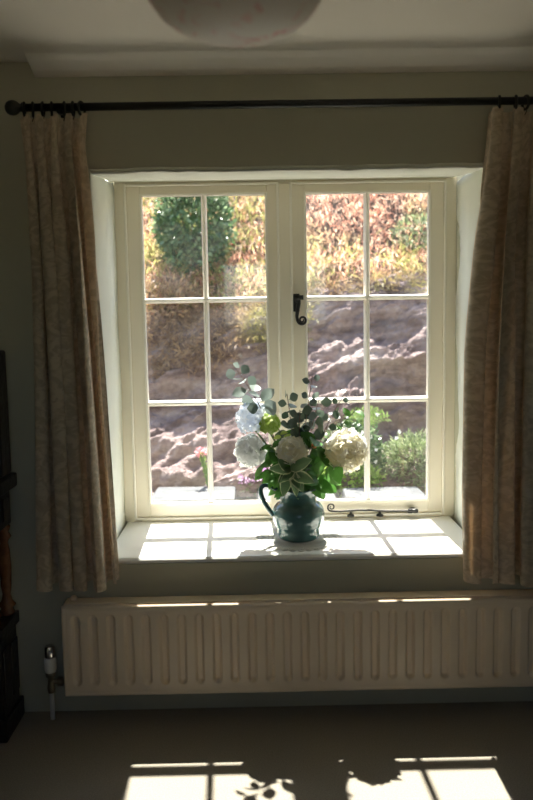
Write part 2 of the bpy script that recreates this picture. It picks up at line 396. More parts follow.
for k, (x0, x1) in enumerate(GL):
    a0, a1 = (-.511, .090) if k == 0 else (.148, .760)
    cs = MB(); ya, yb = YF+.004, YF+.052
    cs.box(a0, x0, ya, yb, .575, 1.920).box(x1, a1, ya, yb, .575, 1.920).box(x0, x1, ya, yb, .575, ZB).box(x0, x1, ya, yb, ZT, 1.920)
    c_ = cs.build('casement', 'cream', win, smooth=False, bevel=.003)
    gb = MB(); ringbox(gb, x0-.004, x1+.004, ZB-.004, ZT+.004, .010, YF-.002, YF+.03)
    gb.build('glazing_bead', 'bead', c_, smooth=False, bevel=.003)
    mu = MB(); xm = (x0+x1)/2; hw = .0105
    mu.prism([], 0, 0) if False else None
    def bar(mb, horizontal, c0, lo, hi):
        prof = [(YF+.003, -.006), (YF-.001, 0), (YF+.003, .006), (YF+.018, hw), (YF+.05, hw), (YF+.05, -hw), (YF+.018, -hw)]
        b = len(mb.v); kk = len(prof)
        for e in (lo, hi):
            for y, s_ in prof: mb.v.append((e, y, c0+s_) if horizontal else (c0+s_, y, e))
        mb.f.append(tuple(b+i for i in range(kk))); mb.f.append(tuple(b+kk+i for i in reversed(range(kk))))
        for i in range(kk): mb.f.append((b+i, b+kk+i, b+kk+(i+1) % kk, b+(i+1) % kk))
    bar(mu, False, xm, ZB, ZT)
    mu.build('vertical_glazing_bar', 'bead', c_, smooth=False)
    for q in (1, 2):
        mh = MB(); bar(mh, True, ZB+PH*q, x0, x1); mh.build('glazing_bar', 'bead', c_, smooth=False)
    for q in range(3):
        for (pa, pb) in ((x0, xm), (xm, x1)):
            MB().box(pa+.002, pb-.002, YF+.032, YF+.036, ZB+PH*q+.002, ZB+PH*(q+1)-.002).build('glass_pane', 'glass', c_, smooth=False)
# monkey-tail catch on the right casement
def spiral(cx, cz, r0, turns, start, y, sgn=1, n_=40, shrink=.25):
    return [(cx+math.cos(start+sgn*2*PI*turns*i/n_)*r0*(1-(1-shrink)*i/n_), y, cz+math.sin(start+sgn*2*PI*turns*i/n_)*r0*(1-(1-shrink)*i/n_)) for i in range(n_+1)]
lp = MB().box(.150, .176, YF-.006, YF+.002, 1.415, 1.487)
lat = lp.build('casement_catch', 'iron', win, smooth=False, bevel=.002)
lt_ = MB()
arm = [(.169, YF-.02, 1.478), (.172, YF-.022, 1.45), (.166, YF-.026, 1.42), (.163, YF-.026, 1.395), (.165, YF-.026, 1.381)]
arm += spiral(.1845, 1.381, .0185, 1.6, PI, YF-.026, 1, 44, .22)[1:]
lt_.tube(arm, [.008]*3+[.0065]*2+[.0058-.003*i/44 for i in range(44)], 8)
lt_.lathe([(.0001, -.028), (.011, -.027), (.011, 0)], (.165, YF, 1.462), 14, 'y')
lt_.box(.150, .190, YF-.03, YF-.018, 1.462, 1.480)
lt_.build('catch_handle', 'iron', lat)
# iron casement stay along the bottom rail
st = MB()
spts = list(reversed(spiral(.2955, .6125, .017, 1.45, -PI/2, YF-.03, -1, 40, .25)))
spts = spts[:-1]+[(.298, YF-.03, .5955), (.33, YF-.03, .594), (.40, YF-.03, .598), (.46, YF-.03, .596), (.52, YF-.03, .592), (.60, YF-.03, .590), (.63, YF-.03, .590)]
st.tube(spts, [.002+.002*i/39 for i in range(40)]+[.0045]*6+[.005], 8) if len(spts) == 47 else st.tube(spts, .0042, 8)
stay = st.build('casement_stay', 'iron', win)
q = MB()
for x in (.375, .495): q.lathe([(.0001, 0), (.016, .0), (.014, .006), (.006, .010), (.005, .018), (.0001, .02)], (x, YF-.030, .572), 14)
q.build('stay_peg', 'iron', stay)
q = MB().lathe([(.0001, -.022), (.009, -.02), (.010, -.006), (.007, 0), (.010, .006), (.009, .02), (.0001, .022)], (.632, YF-.03, .590), 14, 'x')
q.box(.622, .642, YF-.03, YF-.004, .582, .598)
q.build('stay_pivot', 'iron', stay)
fix(win)

# ------------------------------------------------------------------ radiator
rad = tag(empty('radiator', (.2, -.05, 0)), 'long cream steel panel radiator with rounded flutes under the window sill', 'radiator')
rx0_, rx1_, rz0_, rz1_ = -.688, 1.13, .096, .420; ry = -.092
nx = 640; nz = 84; pitch = .0607; f0 = -.640
xs = np.linspace(rx0_, rx1_, nx); zs = np.linspace(rz0_, rz1_, nz)
Xg, Zg = np.meshgrid(xs, zs, indexing='ij')
kx = np.round((Xg-f0)/pitch); kx = np.clip(kx, 0, 28)
dx = Xg-(f0+kx*pitch); zc = np.clip(Zg, .152, .372)
d = np.sqrt(dx**2+(Zg-zc)**2)
s_ = np.clip((.0165-d)/.009, 0, 1); s_ = s_*s_*(3-2*s_)
Y = ry + .017*s_
e = np.minimum(np.minimum(Xg-rx0_, rx1_-Xg), np.minimum(Zg-rz0_, rz1_-Zg))
q_ = np.clip(1-e/.008, 0, 1); Y = Y + .008*(1-np.sqrt(np.clip(1-q_**2, 0, 1)))
s2 = np.clip(1-np.abs(e-.016)/.004, 0, 1); Y = Y + .0015*s2
fp = MB(); fp.v = list(zip(Xg.ravel().tolist(), Y.ravel().tolist(), Zg.ravel().tolist()))
fp.f = [(i*nz+j, (i+1)*nz+j, (i+1)*nz+j+1, i*nz+j+1) for i in range(nx-1) for j in range(nz-1)]
fp.build('front_panel', 'radiator', rad)
MB().box(rx0_+.001, rx1_-.001, ry+.0175, ry+.020, rz0_+.001, rz1_-.001).build('panel_back', 'radiator', rad, smooth=False)
tg = MB().box(rx0_+.004, rx1_-.004, -.068, -.008, rz1_-.008, rz1_+.003)
tg.build('top_cover', 'radiator', rad, smooth=False, bevel=.004)
MB().box(rx0_+.004, rx0_+.012, -.068, -.008, rz0_+.01, rz1_-.009).build('side_cover', 'radiator', rad, smooth=False, bevel=.002)
MB().box(rx1_-.012, rx1_-.004, -.068, -.008, rz0_+.01, rz1_-.009).build('side_cover', 'radiator', rad, smooth=False, bevel=.002)
MB().lathe([(.0001, .016), (.008, .015), (.012, .009), (.012, .0)], (-.655, -.032, rz1_+.003), 18).build('bleed_plug', 'radiator', rad)
for x in (-.3, .75): MB().box(x-.02, x+.02, -.02, -.0005,   .14, .38).build('hanging_bracket', 'nickel', rad, smooth=False)
vx, vy = -.741, -.055
vb = MB().lathe([(.0001, .1), (.013, .1), (.014, .115), (.013, .125), (.011, .135), (.011, .155), (.017, .158), (.018, .17), (.014, .176)], (vx, vy, 0), 24)
vb.tube([(vx, vy, .138), (vx+.03, vy, .138), (rx0_+.012, vy, .138)], .009, 14)
vb.lathe([(.0001, -.006), (.0165, -.006), (.0165, .012), (.0001, .012)], (vx+.03, vy, .138), 6, 'x')
va_ = vb.build('valve', 'nickel', rad)
MB().lathe([(.018, .174), (.021, .182), (.021, .222), (.018, .228)], (vx, vy, 0), 28).build('valve_head', 'whiteplastic', va_)
MB().lathe([(.0175, .226), (.018, .232), (.018, .262), (.015, .268), (.0001, .270)], (vx, vy, 0), 28).build('valve_cap', 'chrome', va_)
MB().lathe([(.0085, 0.0), (.0085, .105)], (vx, vy, 0), 16).build('pipe', 'whiteplastic', rad)
fix(rad)

# ------------------------------------------------------------------ curtain pole
PZ, PY = 2.073, -.100
pole = tag(empty('curtain_pole', (.1, PY, PZ)), 'thin black curtain pole with ball finial above the window', 'curtain pole')
MB().lathe([(.0125, 0), (.0125, 2.03)], (-.736, PY, PZ), 20, 'x').build('rod', 'pole', pole)
ball = [(.0001, -.024), (.010, -.0225), (.018, -.017), (.0225, -.009), (.024, 0), (.0225, .009), (.018, .017), (.013, .022), (.012, .028), (.016, .031), (.016, .037), (.0125, .039)]
MB().lathe(ball, (-.764, PY, PZ), 24, 'x').build('finial', 'pole', pole)
MB().lathe([(r, -h) for r, h in reversed(ball)], (1.318, PY, PZ), 24, 'x').build('finial', 'pole', pole)
for x in (-.612, 1.20):
    MB().lathe([(.022, 0.0), (.022, -.006), (.008, -.010), (.008, -.085)], (x, 0, PZ-.004), 16, 'y').box(x-.008, x+.008, PY-.018, PY+.022, PZ-.020, PZ-.011).build('pole_bracket', 'pole', pole)
fix(pole)

# ------------------------------------------------------------------ curtains
def sstep(a, b, x):
    t = min(1, max(0, (x-a)/(b-a))); return t*t*(3-2*t)
def make_curtain(name, label, pts, folds, side, ringx, zb):
    """pts: rows (v, xleft, xright); folds: pleats"""
    root = tag(empty(name, ((pts[0][1]+pts[0][2])/2, PY, pts[-1][3] if len(pts[-1]) > 3 else .49)), label, 'curtain', 'damask curtains at the window')
    zt = 2.046
    nu, nv = 240, 130
    def interp(v, k):
        for a, b in zip(pts, pts[1:]):
            if v <= b[0]:
                t = (v-a[0])/(b[0]-a[0]); t = t*t*(3-2*t) if False else t
                return a[k]+(b[k]-a[k])*t
        return pts[-1][k]
    def surf(off):
        P = []; U = []
        for j in range(nv):
            v = (j/(nv-1))**1.0
            xl, xr = interp(v, 1), interp(v, 2)
            amp = .015+.030*sstep(.0, .3, v)+.006*v
            if side: amp *= 1.35
            for i in range(nu):
                u = i/(nu-1)
                w_ = u + .025*math.sin(2*PI*(u*1.7+.2))*sstep(.1, .5, v)     # uneven pleats
                ph = 2*PI*folds*w_ + .5*math.sin(2.2*v+u*3+side)
                a = amp*(.75+.35*noise.noise(Vector((u*folds*.9+side*5, v*1.3, 2))))
                x = xl+(xr-xl)*u + a*.42*math.sin(2*ph)
                y = PY-.002 + a*math.cos(ph) + .006*noise.noise(Vector((u*7, v*5, side)))
                lead = u if side else 1-u            # the edge next to the window turns back towards the glass
                kk_ = sstep(.02, .3, v)
                wl = .17 if side else .22
                if lead < wl: y += kk_*(.060-(.105 if side else .085)*lead/wl)
                elif lead < wl+.05: y += kk_*((-.045+.105*(lead-wl)/.05) if side else (-.025+.065*(lead-wl)/.05))
                elif lead < wl+.11: y += kk_*((.06 if side else .04)*(1-(lead-wl-.05)/.06))
                y = min(y, -.048)
                y += off
                z = zt+(zb-zt)*v
                # hem sags between pleats, header tops wave
                z += .006*math.sin(ph*1.0+1)*sstep(.93, 1, v) - .006*(1-sstep(0, .03, v))*math.cos(ph)
                if v < .05: y += (PY-y)*.35*(1-v/.05)
                P.append((x, y, z)); U.append((u*(folds*.17), v*1.57))
        return P, U
    P, U = surf(0)
    mb = MB().grid(P, nv, nu, U)
    mb.build('curtain_face', 'curtain', root)
    P2, U2 = surf(.0035)
    keep = int(nv*.985)
    mb = MB().grid(P2[:keep*nu], keep, nu, U2[:keep*nu]); mb.build('lining', 'lining', root)
    # gathered heading tape with stitched pleat tops
    for x in ringx:
        rb = MB(); R_ = .0205
        tilt = random.uniform(-.35, .35)
        rb.tube([(x+R_*math.sin(tilt)*math.cos(a), PY+R_*math.cos(tilt)*math.cos(a), PZ-.006+R_*math.sin(a)) for a in [2*PI*i/28 for i in range(28)]], .0044, 8, True)
        rg = rb.build('ring', 'ring', root)
        hk = MB(); hk.tube([(x, PY, PZ-.026), (x+.003, PY-.003, PZ-.032), (x, PY-.004, PZ-.038), (x-.003, PY-.001, PZ-.044)], .0014, 6)
        hk.build('hook', 'ring', rg)
    fix(root)
    return root
make_curtain('curtain', 'beige damask curtain gathered at the end of the pole beside the oak sideboard',
    [(0, -.745, -.530), (.06, -.738, -.543), (.3, -.722, -.528), (.6, -.728, -.510), (1, -.748, -.487)], 4.6, 0, (-.727, -.700, -.668, -.640, -.600, -.572, -.545), .497)
make_curtain('curtain', 'beige damask curtain with copper-lit leading edge beside the casement stay',
    [(0, .757, 1.25), (.06, .752, 1.25), (.25, .728, 1.25), (.5, .708, 1.25), (.8, .699, 1.25), (1, .702, 1.25)], 7.3, 1, (.792, .845, .877, .93, .99, 1.05, 1.11, 1.17, 1.23), .484)

# ------------------------------------------------------------------ pendant bowl lamp
LX, LY, LZ = -.023, -1.30, 1.869
lamp = tag(empty('pendant_lamp', (LX, LY, ZC)), 'mottled white and pink glass bowl pendant lamp hanging from the ceiling', 'pendant lamp')
bp = [(.0001, 0), (.03, .0012), (.06, .006), (.09, .0145), (.12, .028), (.145, .046), (.162, .067), (.172, .09), (.176, .108), (.179, .113), (.179, .119), (.173, .12), (.168, .108), (.156, .07), (.138, .046), (.114, .032), (.085, .019), (.055, .010), (.0001, .005)]
bp = [(r*.90, h*.97) for r, h in bp]
MB().lathe(bp, (LX, LY, LZ), 64).build('glass_bowl', 'bowl', lamp)
MB().lathe([(.0001, 0), (.05, 0), (.052, -.006), (.045, -.016), (.02, -.028), (.0001, -.03)], (LX, LY, ZC), 32).build('ceiling_rose', 'iron', lamp)
for k in range(3):
    a = PI + k*2*PI/3
    dx_, dy_ = math.cos(a), math.sin(a)
    top = Vector((LX+.02*dx_, LY+.02*dy_, ZC-.03)); rim = Vector((LX+.163*dx_, LY+.163*dy_, LZ+.112))
    hb = MB()
    hp = []
    for i in range(17):
        t = i/16; ang = -PI*.9+t*PI*1.9
        hp.append(rim+Vector((dx_, dy_, 0))*(.006+.008*math.cos(ang))+Vector((0, 0, -.004+.011*math.sin(ang))))
    hb.tube(hp, .0023, 8)
    hp2 = [rim+Vector((dx_, dy_, 0))*(.014+.009*math.cos(t_))+Vector((0, 0, .003+.009*math.sin(t_))) for t_ in [PI*1.4*i/12-.6 for i in range(13)]]
    hb.tube(hp2, .0023, 8)
    h_ = hb.build('rim_hook', 'iron', lamp)
    ch = MB(); n_ = 16
    for i in range(n_):
        c0 = rim.lerp(top, (i+.5)/n_); d_ = (top-rim).normalized(); s1 = d_.cross(Vector((0, 0, 1))).normalized()
        if i % 2: s1 = d_.cross(s1)
        ch.tube([c0+d_*(.011*math.cos(t_))+s1*(.004*math.sin(t_)) for t_ in [2*PI*j/10 for j in range(10)]], .0013, 5, True)
    ch.build('chain', 'iron', lamp)
fix(lamp)

# ------------------------------------------------------------------ oak sideboard
sbd = tag(empty('sideboard', (-1.3, -.24, 0)), 'dark carved oak sideboard with turned legs at the edge of the picture', 'sideboard')
bx0, bx1, by0, by1 = -1.70, -.864, -.20, -.016
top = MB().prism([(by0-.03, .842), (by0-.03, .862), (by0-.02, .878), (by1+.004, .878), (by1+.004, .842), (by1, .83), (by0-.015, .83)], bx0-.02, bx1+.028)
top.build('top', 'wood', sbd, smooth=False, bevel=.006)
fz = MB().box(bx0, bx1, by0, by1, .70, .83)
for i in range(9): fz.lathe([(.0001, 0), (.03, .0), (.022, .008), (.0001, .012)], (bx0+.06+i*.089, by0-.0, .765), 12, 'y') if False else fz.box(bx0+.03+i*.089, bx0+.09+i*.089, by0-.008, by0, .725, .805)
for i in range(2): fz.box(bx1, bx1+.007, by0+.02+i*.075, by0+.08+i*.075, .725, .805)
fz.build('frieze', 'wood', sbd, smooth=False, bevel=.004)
lgp = [(.022, 0), (.026, .01), (.020, .025), (.030, .035), (.018, .05), (.014, .07), (.018, .10), (.021, .16), (.018, .22), (.013, .245), (.018, .255), (.026, .265), (.017, .28), (.022, .29), (.024, .30)]
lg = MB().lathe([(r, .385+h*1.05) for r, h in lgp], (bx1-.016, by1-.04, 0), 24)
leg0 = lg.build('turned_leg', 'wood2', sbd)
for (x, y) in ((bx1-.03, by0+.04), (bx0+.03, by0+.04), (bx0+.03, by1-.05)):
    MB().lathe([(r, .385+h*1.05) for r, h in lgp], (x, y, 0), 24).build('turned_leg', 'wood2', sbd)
sh = MB().box(bx0, bx1+.012, by0, by1, .345, .388).box(bx0+.01, bx1, by0+.01, by1-.004, .05, .345).box(bx0-.008, bx1+.012, by0-.01, by1+.004, 0, .07)
for i in range(2): sh.box(bx1, bx1+.008, by0+.02+i*.08, by0+.085+i*.08, .11, .30)
for i in range(7): sh.box(bx0+.05+i*.115, bx0+.13+i*.115, by0-.0, by0+.01, .11, .30)
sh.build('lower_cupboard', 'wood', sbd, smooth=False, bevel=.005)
bk = MB().box(bx0, -.852, by1-.10, by1, .878, 1.30)
bk.lathe([(.0001, .05), (.012, .045), (.020, .03), (.016, .012), (.024, 0)], (-.876, by1-.08, 1.30), 20)
bk.lathe([(.0001, .05), (.012, .045), (.020, .03), (.016, .012), (.024, 0)], (bx0+.03, by1-.105, 1.30), 20)
bk.build('upper_back', 'wood', sbd, smooth=False, bevel=.008)
fix(sbd)

# ------------------------------------------------------------------ jug, doily
JX, JY = .146, .205
jug = tag(empty('jug', (JX, JY, ZS)), 'squat dark teal glazed jug with a loop handle holding the flowers', 'jug')
jz = ZS+.004
prof = [(.0001, .0), (.068, .0), (.074, .004), (.078, .012), (.080, .030), (.081, .045), (.0865, .049), (.0865, .053), (.092, .062), (.098, .080), (.0995, .095), (.097, .110), (.090, .124), (.080, .135), (.071, .141), (.069, .145), (.0705, .150), (.069, .155), (.070, .163), (.0695, .175), (.073, .186), (.077, .192), (.0765, .195), (.072, .193), (.066, .18), (.065, .15), (.085, .125), (.093, .095), (.075, .03), (.06, .01), (.0001, .008)]
MB().lathe(prof, (JX, JY, jz), 64).build('jug_body', 'glaze', jug)
hpts = []
for t_ in range(21):
    t = t_/20
    bx = ((1-t)**3)*(JX-.070)+3*(1-t)**2*t*(JX-.165)+3*(1-t)*t*t*(JX-.155)+t**3*(JX-.094)
    bz = ((1-t)**3)*(jz+.182)+3*(1-t)**2*t*(jz+.255)+3*(1-t)*t*t*(jz+.165)+t**3*(jz+.098)
    hpts.append((bx, JY-.02-.015*t, bz))
hb = MB().tube(hpts, [.0085+.002*abs(t-.5) for t in [i/20 for i in range(21)]], 14)
hb.build('jug_handle', 'glaze', jug)
fix(jug)
# lace mat
dm = MB()
def dring(r, a, rt): dm.tube([(JX+r*math.cos(t_), JY+r*math.sin(t_), ZS+.0016) for t_ in [2*PI*i/a for i in range(a)]], rt, 4, True)
dm.lathe([(.0001, .0022), (.075, .0022), (.075, .0006), (.0001, .0006)], (JX, JY, ZS), 48)
for r in (.078, .092, .106, .120, .134, .146): dring(r, 96, .0014)
for k in range(96):
    a = 2*PI*k/96
    dm.tube([(JX+.075*math.cos(a), JY+.075*math.sin(a), ZS+.0016), (JX+.146*math.cos(a+.06), JY+.146*math.sin(a+.06), ZS+.0016)], .0011, 4)
    dm.tube([(JX+.075*math.cos(a), JY+.075*math.sin(a), ZS+.0016), (JX+.146*math.cos(a-.06), JY+.146*math.sin(a-.06), ZS+.0016)], .0011, 4)
for k in range(32):
    a = 2*PI*k/32; cx, cy = JX+.152*math.cos(a), JY+.152*math.sin(a)
    for rr_ in (.013, .007):
        dm.tube([(cx+rr_*math.cos(t_), cy+rr_*math.sin(t_), ZS+.0016) for t_ in [2*PI*i/14 for i in range(14)]], .0014, 4, True)
tag(dm.build('lace_doily', 'lace', origin=(JX, JY, ZS)), 'round white crocheted lace doily under the teal jug', 'doily')

# ------------------------------------------------------------------ bouquet
MOUTH = Vector((JX, JY, jz+.14))
def stem_pts(tip, n_=14, sag=.0):
    tip = Vector(tip); b = MOUTH+Vector(((tip.x-JX)*.10, (tip.y-JY)*.10, 0))
    b = MOUTH+Vector((max(-.045, min(.045, (tip.x-JX)*.25)), max(-.045, min(.045, (tip.y-JY)*.25)), 0))
    root = Vector((JX-(b.x-JX)*.8, JY-(b.y-JY)*.8, jz+.015))
    mid = b+Vector((0, 0, (tip.z-b.z)*.5))
    pts = [root.lerp(b, i/4) for i in range(4)]
    for i in range(n_+1):
        t = i/n_; pts.append(b*(1-t)**2+mid*2*t*(1-t)+tip*t*t)
    return pts
def peony(c, R_, seed, rows, mat_='petal', size=1.0, ruffle=.12, aim=(0, -1, .25), squash=1.0):
    random.seed(seed); mb = MB(); c = Vector(c); aim = Vector(aim).normalized()
    # dense core
    N = rows
    for i in range(N):
        ph = math.acos(1-2*(i+.5)/N); th = i*2.399963
        dvec = Vector((math.sin(ph)*math.cos(th), math.sin(ph)*math.sin(th), math.cos(ph)))
        # rotate so pole faces aim
        qn = Vector((0, 0, 1)).rotation_difference(aim); dvec = qn @ dvec
        tang = (aim - dvec*aim.dot(dvec))
        if tang.length < .05: tang = Vector((random.uniform(-1, 1), random.uniform(-1, 1), random.uniform(-1, 1)))
        tang = (tang.normalized()*.9+Vector((random.uniform(-1, 1), random.uniform(-1, 1), random.uniform(-1, 1)))*.5).normalized()
        L = R_*.95*size*random.uniform(.75, 1.1); W = L*random.uniform(.9, 1.25)
        rr_ = R_*random.uniform(.72, .93)
        base = c + dvec*rr_*.86 - tang*L*.45
        d_ = (tang+dvec*.34).normalized()
        mb.leaf(base, d_, dvec, L, W, curl=.22, fold=-.25, shape=1.0, nu=6, nv=6, ruffle=ruffle)
    return mb
def bloom(name, label, cat, c, R_, seed, N, mat_, size, ruffle, aim, group):
    root = tag(empty(name, tuple(Vector(c)-Vector((0, 0, R_)))), label, cat, group)
    peony(c, R_, seed, N, mat_, size, ruffle, aim).build('petals', mat_, root)
    back = Vector(c)-Vector(aim).normalized()*R_*.5
    MB().tube(stem_pts(back), .0035, 8).build('stem', 'stem', root)
    fix(root); return root
G = 'big white flowers in the jug'
bloom('peony', 'cream globe peony facing the room at the middle of the bouquet', 'flower', (.121, .150, .905), .067, 1, 95, 'petal', .72, .10, (0, -1, .15), G)
bloom('peony', 'large ruffled white peony on the casement stay side of the jug', 'flower', (.322, .175, .900), .096, 2, 190, 'petal', .52, .18, (.1, -1, .1), G)
bloom('peony', 'white peony low above the jug handle', 'flower', (-.030, .215, .895), .072, 3, 110, 'petal_w', .62, .12, (-.4, -.8, .3), G)
def hydrangea(c, R_, seed, N, fs):
    random.seed(seed); mb = MB(); c = Vector(c)
    for i in range(N):
        ph = math.acos(1-1.7*(i+.5)/N); th = i*2.399963
        dvec = Vector((math.sin(ph)*math.cos(th), math.sin(ph)*math.sin(th), math.cos(ph)))
        p0 = c+dvec*R_*random.uniform(.85, 1.05); t1 = dvec.orthogonal().normalized(); t2 = dvec.cross(t1); a0 = random.random()*PI
        for k in range(4):
            a = a0+k*PI/2; d_ = t1*math.cos(a)+t2*math.sin(a)+dvec*.25
            mb.leaf(p0, d_, dvec, fs, fs*.95, curl=.15, fold=-.1, nu=4, nv=4)
    return mb
hy = tag(empty('hydrangea', (-.02, .25, .97)), 'pale bluish white hydrangea head behind the handle-side peony', 'flower', G)
hydrangea((-.020, .250, 1.015), .062, 5, 90, .019).build('petals', 'petal_b', hy)
MB().tube(stem_pts((-.02, .25, .98)), .0035, 8).build('stem', 'stem', hy); fix(hy)
hy = tag(empty('hydrangea', (.04, .22, .97)), 'lime green flower head between the hydrangea and the eucalyptus', 'flower', G)
hydrangea((.040, .225, .998), .042, 8, 46, .017).build('petals', 'leaf_lime', hy)
MB().tube(stem_pts((.04, .225, .97)), .003, 8).build('stem', 'stem', hy); fix(hy)
ob_ = tag(empty('rosebud', (.204, .15, .915)), 'tiny orange bud tucked between the two largest peonies', 'flower')
peony((.203, .142, .925), .012, 9, 12, 'orange', 1.2, .05, (0, -1, .4)).build('petals', 'orange', ob_)
MB().tube(stem_pts((.203, .150, .92)), .002, 6).build('stem', 'stem', ob_); fix(ob_)

# leafy stems: round-leaved eucalyptus
def euc(label, tip, n_leaf, size, m_, seed, start=.45, side=None):
    random.seed(seed)
    root = tag(empty('eucalyptus_sprig', tuple(MOUTH)), label, 'foliage sprig', 'eucalyptus sprigs in the jug')
    pts = stem_pts(tip, 18)
    MB().tube(pts, [.0028-.0016*i/(len(pts)-1) for i in range(len(pts))], 6).build('stem', 'stem_red', root)
    mb = MB(); k0 = int(len(pts)*start)
    for i in range(n_leaf):
        t = start+(1-start)*(i+.5)/n_leaf; f_ = t*(len(pts)-1); a = int(f_); p0 = pts[a].lerp(pts[min(a+1, len(pts)-1)], f_-a)
        ax = (pts[min(a+1, len(pts)-1)]-pts[a-1]).normalized()
        s1 = ax.orthogonal().normalized(); s1 = Matrix.Rotation(i*2.4+seed, 3, ax) @ s1
        d_ = (s1+ax*.35).normalized(); nr = Vector((random.uniform(-.6, .6), -1, random.uniform(-.3, .9)))
        sz = size*(1-.45*(t-start)/(1-start))*random.uniform(.8, 1.15)
        pet = p0+d_*sz*.25
        mb.tube([p0, pet], .0007, 4)
        mb.leaf(pet, d_, nr, sz, sz*.92, curl=random.uniform(-.1, .25), fold=.1, nu=7, nv=5)
    mb.build('leaves', m_, root); fix(root); return root
euc('eucalyptus sprig with pale silver discs rising highest above the hydrangea', (-.085, .22, 1.215), 14, .064, 'leaf_euc', 11, .70)
euc('dark eucalyptus sprig standing in front of the window mullion', (.110, .22, 1.110), 20, .062, 'leaf_euc_dk', 12, .35)
euc('eucalyptus sprig with grey curling tip above the orange bud', (.205, .21, 1.175), 16, .046, 'leaf_euc', 13, .5)
euc('dark eucalyptus sprig with round leaves behind the orange bud', (.235, .24, 1.095), 22, .064, 'leaf_euc_dk', 14, .3)
euc('eucalyptus sprig with one dark disc at its tip beyond the largest peony', (.335, .24, 1.115), 11, .046, 'leaf_euc_dk', 15, .55)
euc('short dark eucalyptus sprig between mullion and lime flower head', (.155, .17, 1.055), 20, .064, 'leaf_euc_dk', 16, .3)
def leafy(label, tip, leaves, m_, seed, L, W, start=.4, name='leafy_sprig', droop=0, up=.3):
    random.seed(seed)
    root = tag(empty(name, tuple(MOUTH)), label, 'foliage sprig', 'green sprigs in the jug')
    pts = stem_pts(tip, 14); MB().tube(pts, .002, 6).build('stem', 'stem', root)
    mb = MB()
    for i in range(leaves):
        t = start+(1-start)*(i+.5)/leaves; f_ = t*(len(pts)-1); a = int(f_); p0 = pts[a].lerp(pts[min(a+1, len(pts)-1)], f_-a)
        ax = (pts[min(a+1, len(pts)-1)]-pts[a-1]).normalized()
        s1 = Matrix.Rotation(i*2.4+seed*1.3, 3, ax) @ ax.orthogonal().normalized()
        d_ = (s1+ax*up+Vector((0, 0, -droop))).normalized()
        if d_.y > .5: d_.y *= -.3
        nr = Vector((random.uniform(-.4, .4), -.8, .7+random.uniform(-.3, .3)))
        mb.leaf(p0, d_, nr, L*random.uniform(.75, 1.1), W*random.uniform(.8, 1.1), curl=random.uniform(.1, .35), fold=.22, shape=.85, nu=9, nv=7)
    mb.build('leaves', m_, root); fix(root); return root
# variegated rosette that hangs over the jug's rim
root = tag(empty('leafy_sprig', tuple(MOUTH)), 'sprig of cream-edged grey green leaves hanging over the rim of the jug', 'foliage sprig', 'green sprigs in the jug')
random.seed(5); mb = MB(); c0 = Vector((.118, .125, .835))
MB().tube([MOUTH+Vector((0, -.03, -.06)), MOUTH+Vector((-.01, -.05, .045)), c0], .003, 6).build('stem', 'stem', root)
for (dx_, dz_, L, W) in ((-.9, .25, .085, .045), (-.75, -.45, .075, .042), (-.25, -1, .09, .045), (.15, -1, .10, .036), (.55, -.8, .08, .045), (.95, -.2, .085, .05), (.7, .5, .09, .055), (-.5, .7, .06, .04), (.3, -.55, .06, .04), (-.5, -.15, .06, .036)):
    d_ = Vector((dx_, -.45, dz_*.9)); mb.leaf(c0+Vector((random.uniform(-.012, .012), -.005, random.uniform(-.012, .012))), d_, (dx_*.2, -1, .55), L, W, curl=.25, fold=.25, shape=.8, nu=10, nv=9)
mb.build('leaves', 'leaf_var', root); fix(root)
leafy('sprig of broad bright green leaves beneath the largest peony', (.285, .15, .865), 9, 'leaf_mid', 21, .085, .062, .45, droop=.5)
leafy('sprig of broad green leaves between the two largest peonies', (.215, .15, .955), 9, 'leaf_mid', 22, .075, .058, .4, droop=.1)
leafy('sprig of narrow green leaves between the handle-side peony and the cream globe', (.045, .15, .93), 26, 'leaf_mid', 23, .060, .026, .35, droop=.2)
leafy('sprig of narrow green leaves low above the jug handle', (.005, .15, .86), 20, 'leaf_mid', 24, .065, .030, .35, droop=.4)
leafy('sprig of small yellow green leaves under the lime flower head', (.075, .17, .985), 14, 'leaf_lime', 25, .038, .018, .55, droop=.1)
leafy('sprig of mid green leaves close behind the cream globe', (.14, .22, .99), 16, 'leaf_mid', 26, .055, .032, .4, droop=.1)
leafy('sprig of dark green leaves between the white handle-side peony and the jug rim', (.07, .13, .88), 16, 'leaf_mid', 31, .06, .034, .4, droop=.3)
leafy('sprig with a lone green leaf reaching over the largest peony', (.375, .21, 1.055), 4, 'leaf_mid', 27, .045, .03, .8, droop=0)
leafy('sprig of small green leaves trailing low beyond the largest peony', (.275, .22, .80), 12, 'leaf_lime', 28, .035, .02, .5, droop=.3)

